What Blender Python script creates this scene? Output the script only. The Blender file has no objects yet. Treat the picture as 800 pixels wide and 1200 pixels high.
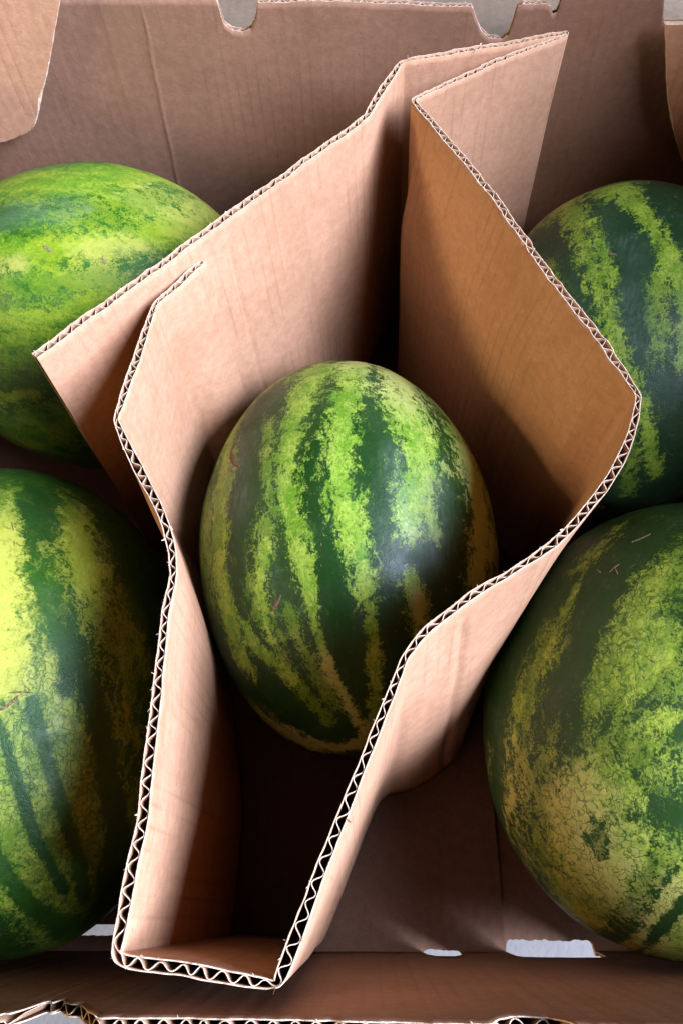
# Five watermelons in a corrugated carton with a folded board divider between them.
import bpy, math
import numpy as np
from mathutils import Matrix, Vector

scene = bpy.context.scene
col = scene.collection

MELON = {
 'center': dict(loc=(-0.009,0.200,0.096), b=0.0955, a=0.1310, axes=[(-0.998,0.011,-0.069),(-0.070,-0.156,0.985),(0.000,0.988,0.156)], view=(0.010,0.969,-0.248),
  strokes=[
   ('L',[(0.363,0.381,0.850,0.117),(0.551,0.333,0.765,0.114),(0.673,0.313,0.670,0.127),(0.740,0.614,0.274,0.113),(0.784,0.617,-0.066,0.095),(0.759,0.573,-0.310,0.092),(0.670,0.518,-0.532,0.088)]),
   ('M',[(0.866,0.470,0.172,0.207),(0.870,0.487,-0.077,0.222)]),
   ('L',[(0.122,0.577,0.808,0.180),(0.245,0.799,0.549,0.095),(0.311,0.891,0.330,0.082),(0.331,0.931,0.155,0.076),(0.290,0.956,-0.049,0.071),(0.274,0.941,-0.199,0.070)]),
   ('L',[(0.311,0.943,-0.118,0.045),(0.261,0.929,-0.262,0.045),(0.233,0.901,-0.366,0.044)]),
   ('L',[(0.247,0.917,-0.314,0.032),(0.211,0.857,-0.469,0.032),(0.153,0.765,-0.626,0.032),(0.059,0.630,-0.775,0.033),(-0.009,0.479,-0.878,0.034)]),
   ('M',[(0.362,0.848,-0.386,0.068),(0.250,0.765,-0.593,0.067),(0.138,0.650,-0.747,0.068)]),
   ('M',[(0.422,0.769,0.481,0.073),(0.438,0.875,0.207,0.061),(0.415,0.909,0.044,0.056)]),
   ('M',[(0.459,0.889,0.005,0.106),(0.520,0.835,-0.178,0.109),(0.531,0.780,-0.332,0.113),(0.485,0.736,-0.473,0.112)]),
   ('L',[(0.476,0.874,-0.095,0.035),(0.523,0.810,-0.265,0.037),(0.485,0.736,-0.473,0.037)]),
   ('M',[(0.473,0.727,-0.497,0.061),(0.370,0.681,-0.632,0.060),(0.202,0.547,-0.812,0.062)]),
   ('L',[(0.631,0.653,-0.420,0.050),(0.496,0.676,-0.544,0.045),(0.372,0.664,-0.649,0.042)]),
   ('L',[(-0.189,0.369,0.910,0.109),(-0.066,0.807,0.587,0.107),(0.007,0.932,0.363,0.101),(0.029,0.972,0.234,0.099),(0.007,0.998,0.059,0.097),(-0.025,0.995,-0.097,0.095)]),
   ('L',[(-0.006,1.000,-0.002,0.072),(-0.061,0.978,-0.200,0.071),(-0.065,0.940,-0.335,0.071)]),
   ('L',[(-0.058,0.946,-0.318,0.038),(-0.093,0.851,-0.517,0.038),(-0.083,0.702,-0.707,0.039),(-0.052,0.540,-0.840,0.041)]),
   ('L',[(-0.405,0.357,0.842,0.202),(-0.423,0.739,0.525,0.191),(-0.455,0.845,0.282,0.144),(-0.410,0.905,0.111,0.123),(-0.367,0.930,-0.007,0.116)]),
   ('L',[(-0.442,0.897,0.016,0.053),(-0.484,0.871,-0.083,0.054)]),
   ('L',[(-0.320,0.902,-0.291,0.065),(-0.352,0.865,-0.358,0.068),(-0.351,0.817,-0.458,0.070)]),
   ('L',[(-0.714,0.320,0.623,0.136),(-0.792,0.506,0.341,0.197),(-0.824,0.560,0.094,0.174),(-0.817,0.574,-0.051,0.139),(-0.731,0.634,-0.252,0.102)]),
   ('M',[(-0.936,0.321,0.144,0.156),(-0.897,0.432,-0.087,0.205),(-0.790,0.537,-0.297,0.145)]),
   ('L',[(0.594,0.194,-0.781,0.131),(0.421,0.247,-0.872,0.115),(0.139,0.336,-0.932,0.063),(-0.005,0.411,-0.912,0.049)]),
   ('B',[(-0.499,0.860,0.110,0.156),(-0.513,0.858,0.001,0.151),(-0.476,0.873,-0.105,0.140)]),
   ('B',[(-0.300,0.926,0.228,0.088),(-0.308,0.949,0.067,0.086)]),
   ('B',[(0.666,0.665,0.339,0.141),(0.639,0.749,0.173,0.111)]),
   ('P',[(-0.343,0.365,0.865,0.223),(-0.420,0.593,0.687,0.280)]),
   ('P',[(-0.836,0.291,0.464,0.228),(-0.827,0.560,0.052,0.298),(-0.759,0.609,-0.230,0.323)]),
   ('P',[(-0.357,0.863,-0.358,0.054),(-0.351,0.817,-0.458,0.054)]),
   ('P',[(-0.160,0.490,0.857,0.156),(-0.189,0.369,0.910,0.120)]),
   ('P',[(0.167,0.795,-0.583,0.049),(-0.009,0.491,-0.871,0.052)]),
   ('P',[(0.500,0.217,-0.838,0.170),(0.037,0.347,-0.937,0.123)]),
  ], scars=[
   [(0.668,0.577,0.471,0.061),(0.689,0.598,0.410,0.052),(0.666,0.662,0.344,0.028),(0.616,0.728,0.302,0.018)],
   [(0.403,0.864,-0.301,0.027),(0.432,0.839,-0.332,0.027),(0.466,0.808,-0.361,0.027)],
   [(0.521,0.781,-0.344,0.013),(0.529,0.767,-0.363,0.013)],
   [(0.160,0.979,-0.123,0.012),(0.156,0.979,-0.134,0.012)],
   [(0.168,0.964,-0.206,0.011),(0.164,0.962,-0.217,0.011)],
  ]),
 'left_near': dict(loc=(-0.206,0.110,0.105), b=0.1050, a=0.1400, axes=[(-0.978,0.022,-0.207),(-0.208,-0.102,0.973),(0.000,0.995,0.105)], view=(-0.349,0.916,-0.200),
  strokes=[
   ('P',[(-0.238,0.880,0.410,0.194),(-0.281,0.940,0.193,0.187),(-0.264,0.964,-0.023,0.181)]),
   ('L',[(-0.210,0.788,0.579,0.215),(-0.270,0.936,0.228,0.196),(-0.266,0.964,0.006,0.188),(-0.290,0.950,-0.114,0.182)]),
   ('L',[(-0.526,0.628,0.574,0.185),(-0.613,0.682,0.399,0.157),(-0.633,0.714,0.300,0.143)]),
   ('M',[(-0.599,0.735,0.318,0.194),(-0.709,0.697,0.104,0.193),(-0.774,0.631,-0.061,0.200)]),
   ('M',[(-0.760,0.632,-0.155,0.099),(-0.740,0.583,-0.335,0.100)]),
   ('L',[(-0.513,0.839,-0.183,0.195),(-0.552,0.656,-0.515,0.214),(-0.433,0.375,-0.819,0.333)]),
   ('L',[(-0.419,0.809,-0.412,0.152),(-0.382,0.621,-0.685,0.157),(-0.340,0.380,-0.860,0.177)]),
   ('L',[(-0.264,0.857,-0.443,0.102),(-0.264,0.673,-0.691,0.104),(-0.257,0.481,-0.838,0.106)]),
   ('L',[(-0.254,0.934,-0.250,0.140),(-0.185,0.822,-0.539,0.139),(-0.134,0.646,-0.752,0.141)]),
   ('L',[(-0.406,0.905,-0.128,0.136),(-0.458,0.861,-0.220,0.137)]),
   ('L',[(-0.127,0.709,-0.694,0.049),(-0.171,0.469,-0.866,0.057),(-0.185,0.084,-0.979,0.112)]),
   ('D',[(-0.389,0.900,-0.198,0.032),(-0.407,0.842,-0.354,0.032),(-0.423,0.759,-0.495,0.032),(-0.426,0.581,-0.694,0.034),(-0.385,0.385,-0.839,0.040)]),
   ('D',[(-0.254,0.934,-0.250,0.027),(-0.283,0.856,-0.433,0.027),(-0.293,0.767,-0.571,0.027),(-0.332,0.511,-0.793,0.028)]),
   ('D',[(-0.126,0.782,-0.610,0.041),(-0.166,0.631,-0.758,0.043),(-0.228,0.415,-0.881,0.055),(-0.277,0.216,-0.936,0.111)]),
   ('D',[(-0.590,0.807,-0.023,0.069),(-0.624,0.745,-0.237,0.069),(-0.629,0.640,-0.440,0.073),(-0.586,0.460,-0.667,0.088),(-0.455,0.217,-0.864,0.172)]),
   ('G',[(-0.381,0.565,0.732,0.109),(-0.485,0.780,0.395,0.085),(-0.523,0.834,0.175,0.081),(-0.567,0.824,-0.022,0.079)]),
   ('G',[(-0.342,0.659,0.670,0.064),(-0.462,0.852,0.247,0.055),(-0.534,0.845,-0.020,0.054),(-0.536,0.833,-0.141,0.054)]),
   ('N',[(-0.443,0.844,-0.303,0.215),(-0.466,0.663,-0.586,0.234),(-0.358,0.425,-0.832,0.356)]),
   ('N',[(-0.233,0.838,-0.493,0.208),(-0.183,0.584,-0.791,0.217)]),
   ('N',[(-0.471,0.872,-0.135,0.127),(-0.384,0.883,-0.268,0.124)]),
   ('Y',[(-0.261,0.892,0.370,0.155),(-0.262,0.964,-0.052,0.143)]),
   ('Y',[(-0.596,0.698,0.398,0.210),(-0.697,0.696,0.174,0.199)]),
  ], scars=[
   [(-0.303,0.941,-0.150,0.007),(-0.352,0.923,-0.153,0.007),(-0.401,0.902,-0.162,0.007)],
   [(-0.341,0.926,-0.163,0.016),(-0.297,0.936,-0.189,0.016),(-0.248,0.947,-0.205,0.015)],
   [(-0.431,0.892,-0.136,0.007),(-0.422,0.893,-0.159,0.007)],
   [(-0.313,0.797,0.517,0.012),(-0.327,0.818,0.474,0.012)],
   [(-0.336,0.841,0.425,0.008),(-0.338,0.851,0.401,0.008)],
  ]),
 'left_far': dict(loc=(-0.192,0.388,0.110), b=0.1100, a=0.1300, axes=[(-0.139,0.000,-0.990),(-0.990,0.000,0.139),(0.000,1.000,-0.000)], view=(0.573,0.721,-0.391),
  strokes=[
   ('D',[(0.131,0.931,0.339,0.105),(0.096,0.993,0.066,0.094),(0.003,0.992,-0.123,0.098),(0.037,0.943,-0.332,0.092)]),
   ('D',[(-0.124,0.934,-0.336,0.069),(-0.388,0.793,-0.470,0.110)]),
   ('D',[(0.504,0.821,0.269,0.062),(0.526,0.850,-0.005,0.060),(0.433,0.879,-0.200,0.060),(0.306,0.856,-0.415,0.062)]),
   ('D',[(0.856,0.398,0.330,0.103),(0.805,0.594,0.006,0.091),(0.704,0.690,-0.170,0.087)]),
   ('D',[(0.830,-0.160,0.535,0.117),(0.965,0.259,0.030,0.108),(0.908,0.361,-0.211,0.092)]),
   ('D',[(0.881,-0.240,0.408,0.035),(0.903,-0.377,0.205,0.156),(0.973,-0.200,-0.115,0.231)]),
   ('D',[(0.997,0.065,0.039,0.136),(0.933,0.189,-0.305,0.100)]),
   ('L',[(-0.236,0.840,0.488,0.192),(-0.228,0.971,0.075,0.269),(-0.427,0.869,-0.251,0.254),(-0.668,0.557,-0.493,0.158)]),
   ('L',[(0.325,0.899,0.293,0.117),(0.305,0.952,-0.020,0.112),(0.218,0.933,-0.288,0.113),(-0.039,0.834,-0.550,0.125),(-0.623,0.447,-0.642,0.172)]),
   ('L',[(0.637,0.723,0.267,0.086),(0.630,0.771,-0.091,0.082),(0.451,0.819,-0.355,0.080)]),
   ('L',[(0.752,0.596,0.283,0.066),(0.712,0.702,0.037,0.064)]),
   ('L',[(0.904,0.293,0.310,0.056),(0.906,0.421,0.037,0.046)]),
   ('L',[(0.865,-0.227,0.447,0.019),(0.998,0.013,0.056,0.070)]),
   ('P',[(0.279,0.925,-0.258,0.111),(0.205,0.875,-0.439,0.114)]),
   ('P',[(-0.337,0.769,-0.544,0.270),(-0.619,0.452,-0.642,0.140)]),
   ('P',[(0.404,0.896,0.184,0.060),(0.383,0.919,0.097,0.060)]),
   ('Y',[(0.290,0.931,-0.221,0.242),(-0.268,0.769,-0.580,0.365)]),
   ('B',[(0.061,0.975,0.213,0.113),(-0.000,0.997,-0.081,0.106)]),
   ('M',[(0.791,0.583,0.188,0.194),(0.704,0.690,-0.170,0.185)]),
   ('M',[(0.937,0.051,0.347,0.321),(0.950,0.274,-0.152,0.280)]),
   ('M',[(0.023,0.985,-0.169,0.340),(-0.270,0.823,-0.500,0.389)]),
   ('M',[(0.511,0.842,0.173,0.190),(0.401,0.861,-0.313,0.190)]),
  ], scars=[
   [(0.280,0.960,-0.024,0.021),(0.296,0.954,-0.052,0.021),(0.312,0.947,-0.075,0.021)],
   [(0.276,0.914,-0.297,0.014),(0.318,0.894,-0.314,0.013)],
   [(0.364,0.852,-0.377,0.011),(0.369,0.844,-0.389,0.011)],
  ]),
 'right_far': dict(loc=(0.191,0.356,0.103), b=0.1010, a=0.1270, axes=[(-0.966,-0.036,0.256),(0.259,-0.134,0.957),(0.000,0.990,0.139)], view=(0.151,0.832,-0.534),
  strokes=[
   ('L',[(0.594,0.436,0.676,0.103),(0.551,0.765,0.333,0.075),(0.454,0.891,0.003,0.064),(0.331,0.928,-0.174,0.061),(0.228,0.904,-0.362,0.060),(0.096,0.842,-0.531,0.060),(-0.055,0.715,-0.697,0.060)]),
   ('L',[(-0.055,0.715,-0.697,0.046),(-0.170,0.588,-0.791,0.048),(-0.261,0.406,-0.876,0.052)]),
   ('L',[(0.480,0.827,0.293,0.044),(0.385,0.917,0.102,0.043),(0.302,0.947,-0.106,0.043)]),
   ('L',[(0.353,0.691,0.631,0.155),(0.234,0.878,0.417,0.068),(0.092,0.972,0.218,0.055),(0.008,0.996,0.089,0.052)]),
   ('L',[(0.021,0.993,0.114,0.072),(-0.062,0.997,-0.048,0.070),(-0.123,0.981,-0.151,0.070)]),
   ('L',[(-0.123,0.981,-0.151,0.061),(-0.225,0.882,-0.414,0.061)]),
   ('M',[(0.662,0.528,0.532,0.200),(0.826,0.300,0.477,0.135)]),
   ('M',[(-0.043,0.603,-0.796,0.070),(-0.138,0.272,-0.952,0.075)]),
   ('L',[(0.875,0.479,0.069,0.122),(0.565,0.685,-0.460,0.068),(0.320,0.570,-0.756,0.065)]),
   ('N',[(0.523,0.815,0.251,0.126),(0.316,0.936,-0.151,0.117),(-0.079,0.747,-0.660,0.115)]),
   ('P',[(0.594,0.436,0.676,0.157),(0.715,0.377,0.588,0.113)]),
   ('B',[(0.189,0.963,-0.193,0.094),(0.091,0.916,-0.392,0.093)]),
   ('B',[(0.268,0.956,0.122,0.067),(0.209,0.977,0.042,0.066)]),
   ('M',[(0.040,0.995,-0.089,0.097),(-0.074,0.892,-0.445,0.097)]),
   ('M',[(0.676,0.737,0.006,0.112),(0.503,0.790,-0.352,0.095)]),
  ], scars=[
   [(0.340,0.938,0.060,0.019),(0.296,0.954,0.053,0.018)],
   [(0.598,0.801,0.018,0.009),(0.576,0.817,0.001,0.009)],
  ]),
 'right_near': dict(loc=(0.179,0.096,0.106), b=0.1045, a=0.1260, axes=[(-0.927,-0.039,0.373),(0.375,-0.097,0.922),(0.000,0.995,0.105)], view=(0.261,0.941,-0.217),
  strokes=[
   ('L',[(0.380,0.736,0.560,0.147),(0.474,0.840,0.264,0.125),(0.536,0.843,0.043,0.121),(0.559,0.815,-0.152,0.119)]),
   ('L',[(0.405,0.910,0.090,0.088),(0.449,0.885,-0.126,0.084),(0.591,0.779,-0.210,0.082)]),
   ('M',[(0.325,0.945,0.040,0.104),(0.328,0.925,-0.191,0.103)]),
   ('L',[(0.451,0.864,-0.225,0.063),(0.252,0.943,-0.217,0.061)]),
   ('M',[(0.456,0.835,-0.307,0.077),(0.289,0.907,-0.306,0.075)]),
   ('L',[(0.594,0.566,0.572,0.145),(0.707,0.548,0.446,0.129),(0.807,0.577,0.124,0.100),(0.835,0.542,-0.092,0.097)]),
   ('M',[(0.828,0.560,0.003,0.131),(0.840,0.488,-0.237,0.138),(0.801,0.406,-0.440,0.152)]),
   ('L',[(0.801,0.367,-0.474,0.080),(0.755,0.154,-0.637,0.177),(0.572,-0.082,-0.816,0.018),(0.408,-0.048,-0.912,0.018)]),
   ('L',[(0.826,0.474,-0.306,0.097),(0.782,0.445,-0.436,0.098)]),
   ('L',[(0.545,0.612,-0.573,0.280),(0.426,0.479,-0.767,0.382)]),
   ('L',[(0.402,0.759,-0.512,0.168),(0.351,0.821,-0.449,0.165)]),
   ('L',[(0.444,0.380,-0.811,0.322),(0.236,0.277,-0.931,0.282)]),
   ('L',[(0.265,0.691,-0.673,0.135),(0.248,0.419,-0.873,0.147)]),
   ('M',[(0.611,0.524,-0.594,0.314),(0.369,0.251,-0.895,0.308)]),
   ('M',[(0.467,0.882,-0.064,0.148),(0.292,0.953,-0.085,0.143)]),
   ('M',[(0.501,0.784,-0.367,0.116),(0.197,0.908,-0.371,0.109)]),
   ('M',[(0.119,0.775,-0.621,0.098),(0.147,0.479,-0.866,0.106)]),
   ('L',[(0.001,0.709,-0.705,0.086),(0.043,0.512,-0.858,0.099),(0.020,0.031,-0.999,0.105)]),
   ('L',[(-0.084,0.558,-0.825,0.080),(-0.085,0.308,-0.947,0.164)]),
   ('D',[(0.506,0.643,0.575,0.229),(0.646,0.667,0.370,0.173),(0.703,0.709,0.053,0.140),(0.703,0.672,-0.233,0.136),(0.681,0.567,-0.464,0.146)]),
   ('D',[(0.831,0.505,0.233,0.112),(0.864,0.476,-0.167,0.101)]),
   ('D',[(0.684,0.548,-0.481,0.082),(0.623,0.409,-0.666,0.098),(0.541,0.193,-0.819,0.197),(0.371,-0.049,-0.927,0.089),(0.273,-0.022,-0.962,0.029)]),
   ('D',[(0.847,0.226,-0.481,0.130),(0.685,-0.049,-0.727,0.121),(0.506,-0.070,-0.860,0.020)]),
   ('D',[(0.783,0.545,-0.299,0.095),(0.736,0.423,-0.528,0.109)]),
   ('D',[(0.687,0.596,-0.415,0.060),(0.504,0.785,-0.361,0.058),(0.349,0.861,-0.371,0.060),(0.224,0.862,-0.456,0.061),(0.143,0.832,-0.536,0.061)]),
   ('D',[(0.077,0.845,-0.530,0.055),(0.105,0.695,-0.711,0.057),(0.112,0.446,-0.888,0.063),(0.076,0.019,-0.997,0.057)]),
   ('D',[(0.461,0.838,-0.292,0.033),(0.261,0.962,-0.076,0.032)]),
   ('D',[(0.186,0.898,-0.398,0.046),(0.207,0.946,-0.251,0.046)]),
   ('D',[(0.387,0.599,-0.701,0.039),(0.343,0.660,-0.668,0.038)]),
   ('D',[(0.382,0.663,-0.643,0.038),(0.322,0.607,-0.727,0.039)]),
   ('D',[(-0.034,0.651,-0.758,0.026),(-0.021,0.459,-0.888,0.032),(-0.056,0.052,-0.997,0.021)]),
   ('N',[(0.452,0.620,-0.641,0.289),(0.349,0.533,-0.771,0.339)]),
   ('N',[(0.396,0.772,0.497,0.214),(0.534,0.843,0.062,0.183),(0.565,0.804,-0.187,0.180)]),
   ('N',[(0.313,0.808,-0.500,0.171),(0.268,0.463,-0.845,0.195)]),
   ('N',[(-0.016,0.682,-0.732,0.113),(0.028,0.292,-0.956,0.198)]),
   ('N',[(0.410,0.878,-0.246,0.094),(0.257,0.945,-0.203,0.091)]),
   ('P',[(0.473,0.614,-0.632,0.191),(0.349,0.533,-0.771,0.208)]),
   ('P',[(0.772,0.192,-0.606,0.245),(0.561,-0.085,-0.823,0.159)]),
   ('P',[(0.014,0.670,-0.743,0.091),(0.028,0.292,-0.956,0.157)]),
  ], scars=[
   [(0.581,0.631,0.515,0.017),(0.540,0.642,0.544,0.017),(0.502,0.646,0.575,0.017)],
   [(0.651,0.682,0.333,0.014),(0.635,0.683,0.362,0.015),(0.617,0.689,0.382,0.015)],
   [(0.631,0.689,0.357,0.008),(0.615,0.720,0.322,0.008)],
   [(0.706,0.616,0.349,0.010),(0.685,0.651,0.327,0.010)],
   [(0.411,0.912,-0.023,0.011),(0.385,0.922,-0.030,0.011)],
   [(0.432,0.897,0.091,0.008),(0.423,0.902,0.082,0.008)],
  ]),
}
DIVIDER = [
 (-0.1659,0.2459,0.250, -0.1659,0.2459, 4.2,1),
 (-0.1233,0.2909,0.250, -0.1153,0.2809, 4.2,0),
 (-0.0581,0.3587,0.250, -0.0441,0.3387, 4.0,0),
 (-0.0015,0.4163,0.250, 0.0025,0.4103, 3.8,1),
 (0.0047,0.4230,0.250, 0.0047,0.4230, 3.2,1),
 (0.0162,0.4489,0.250, 0.0162,0.4489, 4.0,0),
 (0.0294,0.4760,0.250, 0.0334,0.4760, 3.0,1),
 (0.0784,0.4868,0.250, 0.0804,0.4868, 4.0,0),
 (0.1317,0.5002,0.250, 0.1317,0.5002, 3.6,0),
 (0.1368,0.5008,0.250, 0.1368,0.5008, 2.2,1),
 (0.1317,0.4957,0.250, 0.1317,0.4957, 2.6,0),
 (0.0824,0.4693,0.250, 0.0824,0.4693, 3.6,0),
 (0.0348,0.4376,0.250, 0.0388,0.4376, 2.6,1),
 (0.0517,0.4050,0.250, 0.0537,0.4050, 3.6,0),
 (0.0772,0.3514,0.250, 0.0742,0.3514, 3.6,0),
 (0.0993,0.2960,0.250, 0.0913,0.2960, 3.8,0),
 (0.1235,0.2434,0.250, 0.1185,0.2434, 4.0,0),
 (0.1335,0.2154,0.250, 0.1305,0.2154, 2.4,1),
 (0.1290,0.2009,0.250, 0.1210,0.2019, 3.2,0),
 (0.1181,0.1778,0.250, 0.1051,0.1828, 3.8,0),
 (0.1036,0.1585,0.250, 0.0896,0.1645, 3.6,0),
 (0.0865,0.1410,0.250, 0.0805,0.1370, 3.6,0),
 (0.0645,0.1259,0.250, 0.0705,0.1039, 2.8,0),
 (0.0483,0.1159,0.250, 0.0583,0.0829, 3.2,0),
 (0.0283,0.1014,0.250, 0.0343,0.0674, 3.2,0),
 (0.0168,0.0879,0.250, 0.0138,0.0629, 2.6,1),
 (0.0096,0.0698,0.250, 0.0066,0.0548, 3.4,0),
 (-0.0033,0.0405,0.250, -0.0043,0.0325, 3.6,0),
 (-0.0186,0.0042,0.250, -0.0186,0.0002, 4.2,0),
 (-0.0300,-0.0239,0.250, -0.0300,-0.0239, 4.2,0),
 (-0.0320,-0.0272,0.250, -0.0320,-0.0262, 1.8,1),
 (-0.0388,-0.0267,0.250, -0.0388,-0.0267, 3.6,0),
 (-0.0645,-0.0227,0.250, -0.0645,-0.0247, 4.2,0),
 (-0.0844,-0.0204,0.250, -0.0844,-0.0244, 4.0,0),
 (-0.0886,-0.0183,0.250, -0.0886,-0.0243, 3.0,1),
 (-0.0882,-0.0096,0.250, -0.0882,-0.0156, 4.0,0),
 (-0.0853,0.0260,0.250, -0.0863,0.0240, 4.2,0),
 (-0.0839,0.0609,0.250, -0.0869,0.0609, 4.0,0),
 (-0.0841,0.0888,0.250, -0.0911,0.0888, 3.6,0),
 (-0.0840,0.1093,0.250, -0.0940,0.1093, 3.4,0),
 (-0.0824,0.1261,0.250, -0.0974,0.1291, 3.0,1),
 (-0.0861,0.1418,0.249, -0.1021,0.1448, 3.4,0),
 (-0.0932,0.1595,0.248, -0.1072,0.1615, 3.4,0),
 (-0.1072,0.1841,0.245, -0.1132,0.1841, 4.2,0),
 (-0.1202,0.2099,0.246, -0.1202,0.2099, 2.4,1),
 (-0.1158,0.2469,0.243, -0.1158,0.2469, 4.2,0),
 (-0.1111,0.2872,0.240, -0.1061,0.2802, 2.6,1),
 (-0.0993,0.3037,0.239, -0.0873,0.2867, 3.8,0),
 (-0.0867,0.3220,0.238, -0.0727,0.3020, 3.4,1),
]
FAR_RIM = [(-0.3249,0.2677), (-0.2012,0.2629), (-0.0916,0.2591), (-0.0917,0.2520), (-0.0898,0.2429), (-0.0847,0.2381), (-0.0773,0.2368), (-0.0710,0.2395), (-0.0673,0.2457), (-0.0648,0.2562), (-0.0091,0.2550), (0.0782,0.2486), (0.0814,0.2412), (0.0859,0.2331), (0.0918,0.2282), (0.1015,0.2267), (0.1056,0.2301), (0.1076,0.2393), (0.1083,0.2483), (0.1115,0.2498), (0.1274,0.2493), (0.1306,0.2476), (0.1329,0.2420), (0.1361,0.2430), (0.1356,0.2529), (0.1345,0.2677), (0.2000,0.2657), (0.2050,0.2498), (0.2088,0.2352), (0.2236,0.2324), (0.2994,0.2302)]
NEAR_RIM = [(-0.1619,0.2510), (-0.1300,0.2479), (-0.1308,0.2391), (-0.1272,0.2390), (-0.1257,0.2319), (-0.1285,0.2169), (-0.1276,0.2088), (-0.1213,0.2167), (-0.1202,0.2086), (-0.1126,0.2191), (-0.1090,0.2190), (-0.1013,0.2335), (-0.0939,0.2469), (-0.0384,0.2495), (0.0405,0.2572), (0.0443,0.2470), (0.0497,0.2426), (0.0611,0.2444), (0.0662,0.2525), (0.0674,0.2603), (0.1273,0.2641)]
FLAP_A = [(-0.1902,0.2699), (-0.2004,0.2511), (-0.2165,0.2219), (-0.2318,0.1963), (-0.2397,0.1826), (-0.2479,0.1750), (-0.2590,0.1702), (-0.2757,0.1655), (-0.2972,0.1623)]
FLAP_B = [(0.2051,0.2424), (0.2134,0.2213), (0.2227,0.1960), (0.2316,0.1756), (0.2437,0.1537), (0.2588,0.1302), (0.2715,0.1177)]
CREASE = [(-0.1450,0.2491), (-0.1510,0.2101), (-0.1539,0.1654), (-0.1567,0.1222)]
DENTS = [(0.0444,0.1125,-0.0016,0.003,0.0,0.07,1.0), (0.0880,0.3166,0.0009,0.0022,0.35,0.0,0.28), (0.1164,0.2587,0.0006,0.004,-0.25,0.0,0.6), (-0.0771,0.3365,0.0007,0.002,0.0,0.05,0.7), (-0.0439,0.3736,-0.0007,0.006,0.2,0.0,0.9), (0.0337,0.1013,0.0008,0.006,0.1,0.1,1.0), (-0.0853,0.0260,-0.0008,0.009,0.1,0.0,1.0), (0.0771,0.4704,0.0008,0.008,0.3,0.0,1.0)]
CAM_LOC = (0,0,0.560)
CAM_ROWS = [(0.999556,0.013327,0.026655),(0.000000,0.894427,-0.447214),(-0.029801,0.447015,0.894030)]

# ------------------------------------------------------------------ camera, light, exposure
cam_data = bpy.data.cameras.new('camera')
cam_data.sensor_fit = 'VERTICAL'
cam_data.sensor_height = 36.0
cam_data.lens = 27.0
cam_data.clip_start = 0.01
cam_data.clip_end = 200.0
cam = bpy.data.objects.new('camera', cam_data)
col.objects.link(cam)
cam.matrix_world = Matrix.Translation(CAM_LOC) @ Matrix(CAM_ROWS).to_4x4()
scene.camera = cam

world = bpy.data.worlds.new('World')
scene.world = world
world.use_nodes = True
bg = world.node_tree.nodes['Background']
bg.inputs['Color'].default_value = (0.88, 0.94, 1.0, 1)
bg.inputs['Strength'].default_value = 0.014

def area(name, loc, target, sx, sy, power, color):
    d = bpy.data.lights.new(name, 'AREA')
    d.shape = 'RECTANGLE'; d.size = sx; d.size_y = sy; d.energy = power; d.color = color
    o = bpy.data.objects.new(name, d); col.objects.link(o)
    o.location = loc
    o.rotation_euler = (Vector(target) - Vector(loc)).to_track_quat('-Z', 'Y').to_euler()
    return o
area('window_light', (1.74, -0.40, 1.58), (0.0, 0.22, 0.15), 1.45, 1.5, 385, (0.60, 0.665, 0.95))

area('doorway_light', (-1.9, -0.30, 1.02), (0.1, 0.3, 0.2), 0.4, 0.35, 24, (1.0, 0.73, 0.43))

scene.view_settings.view_transform = 'Standard'
scene.view_settings.look = 'None'
scene.view_settings.gamma = 1.0
scene.view_settings.exposure = 0.0
scene.cycles.use_denoising = True
scene.cycles.max_bounces = 10
scene.cycles.diffuse_bounces = 6

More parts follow.
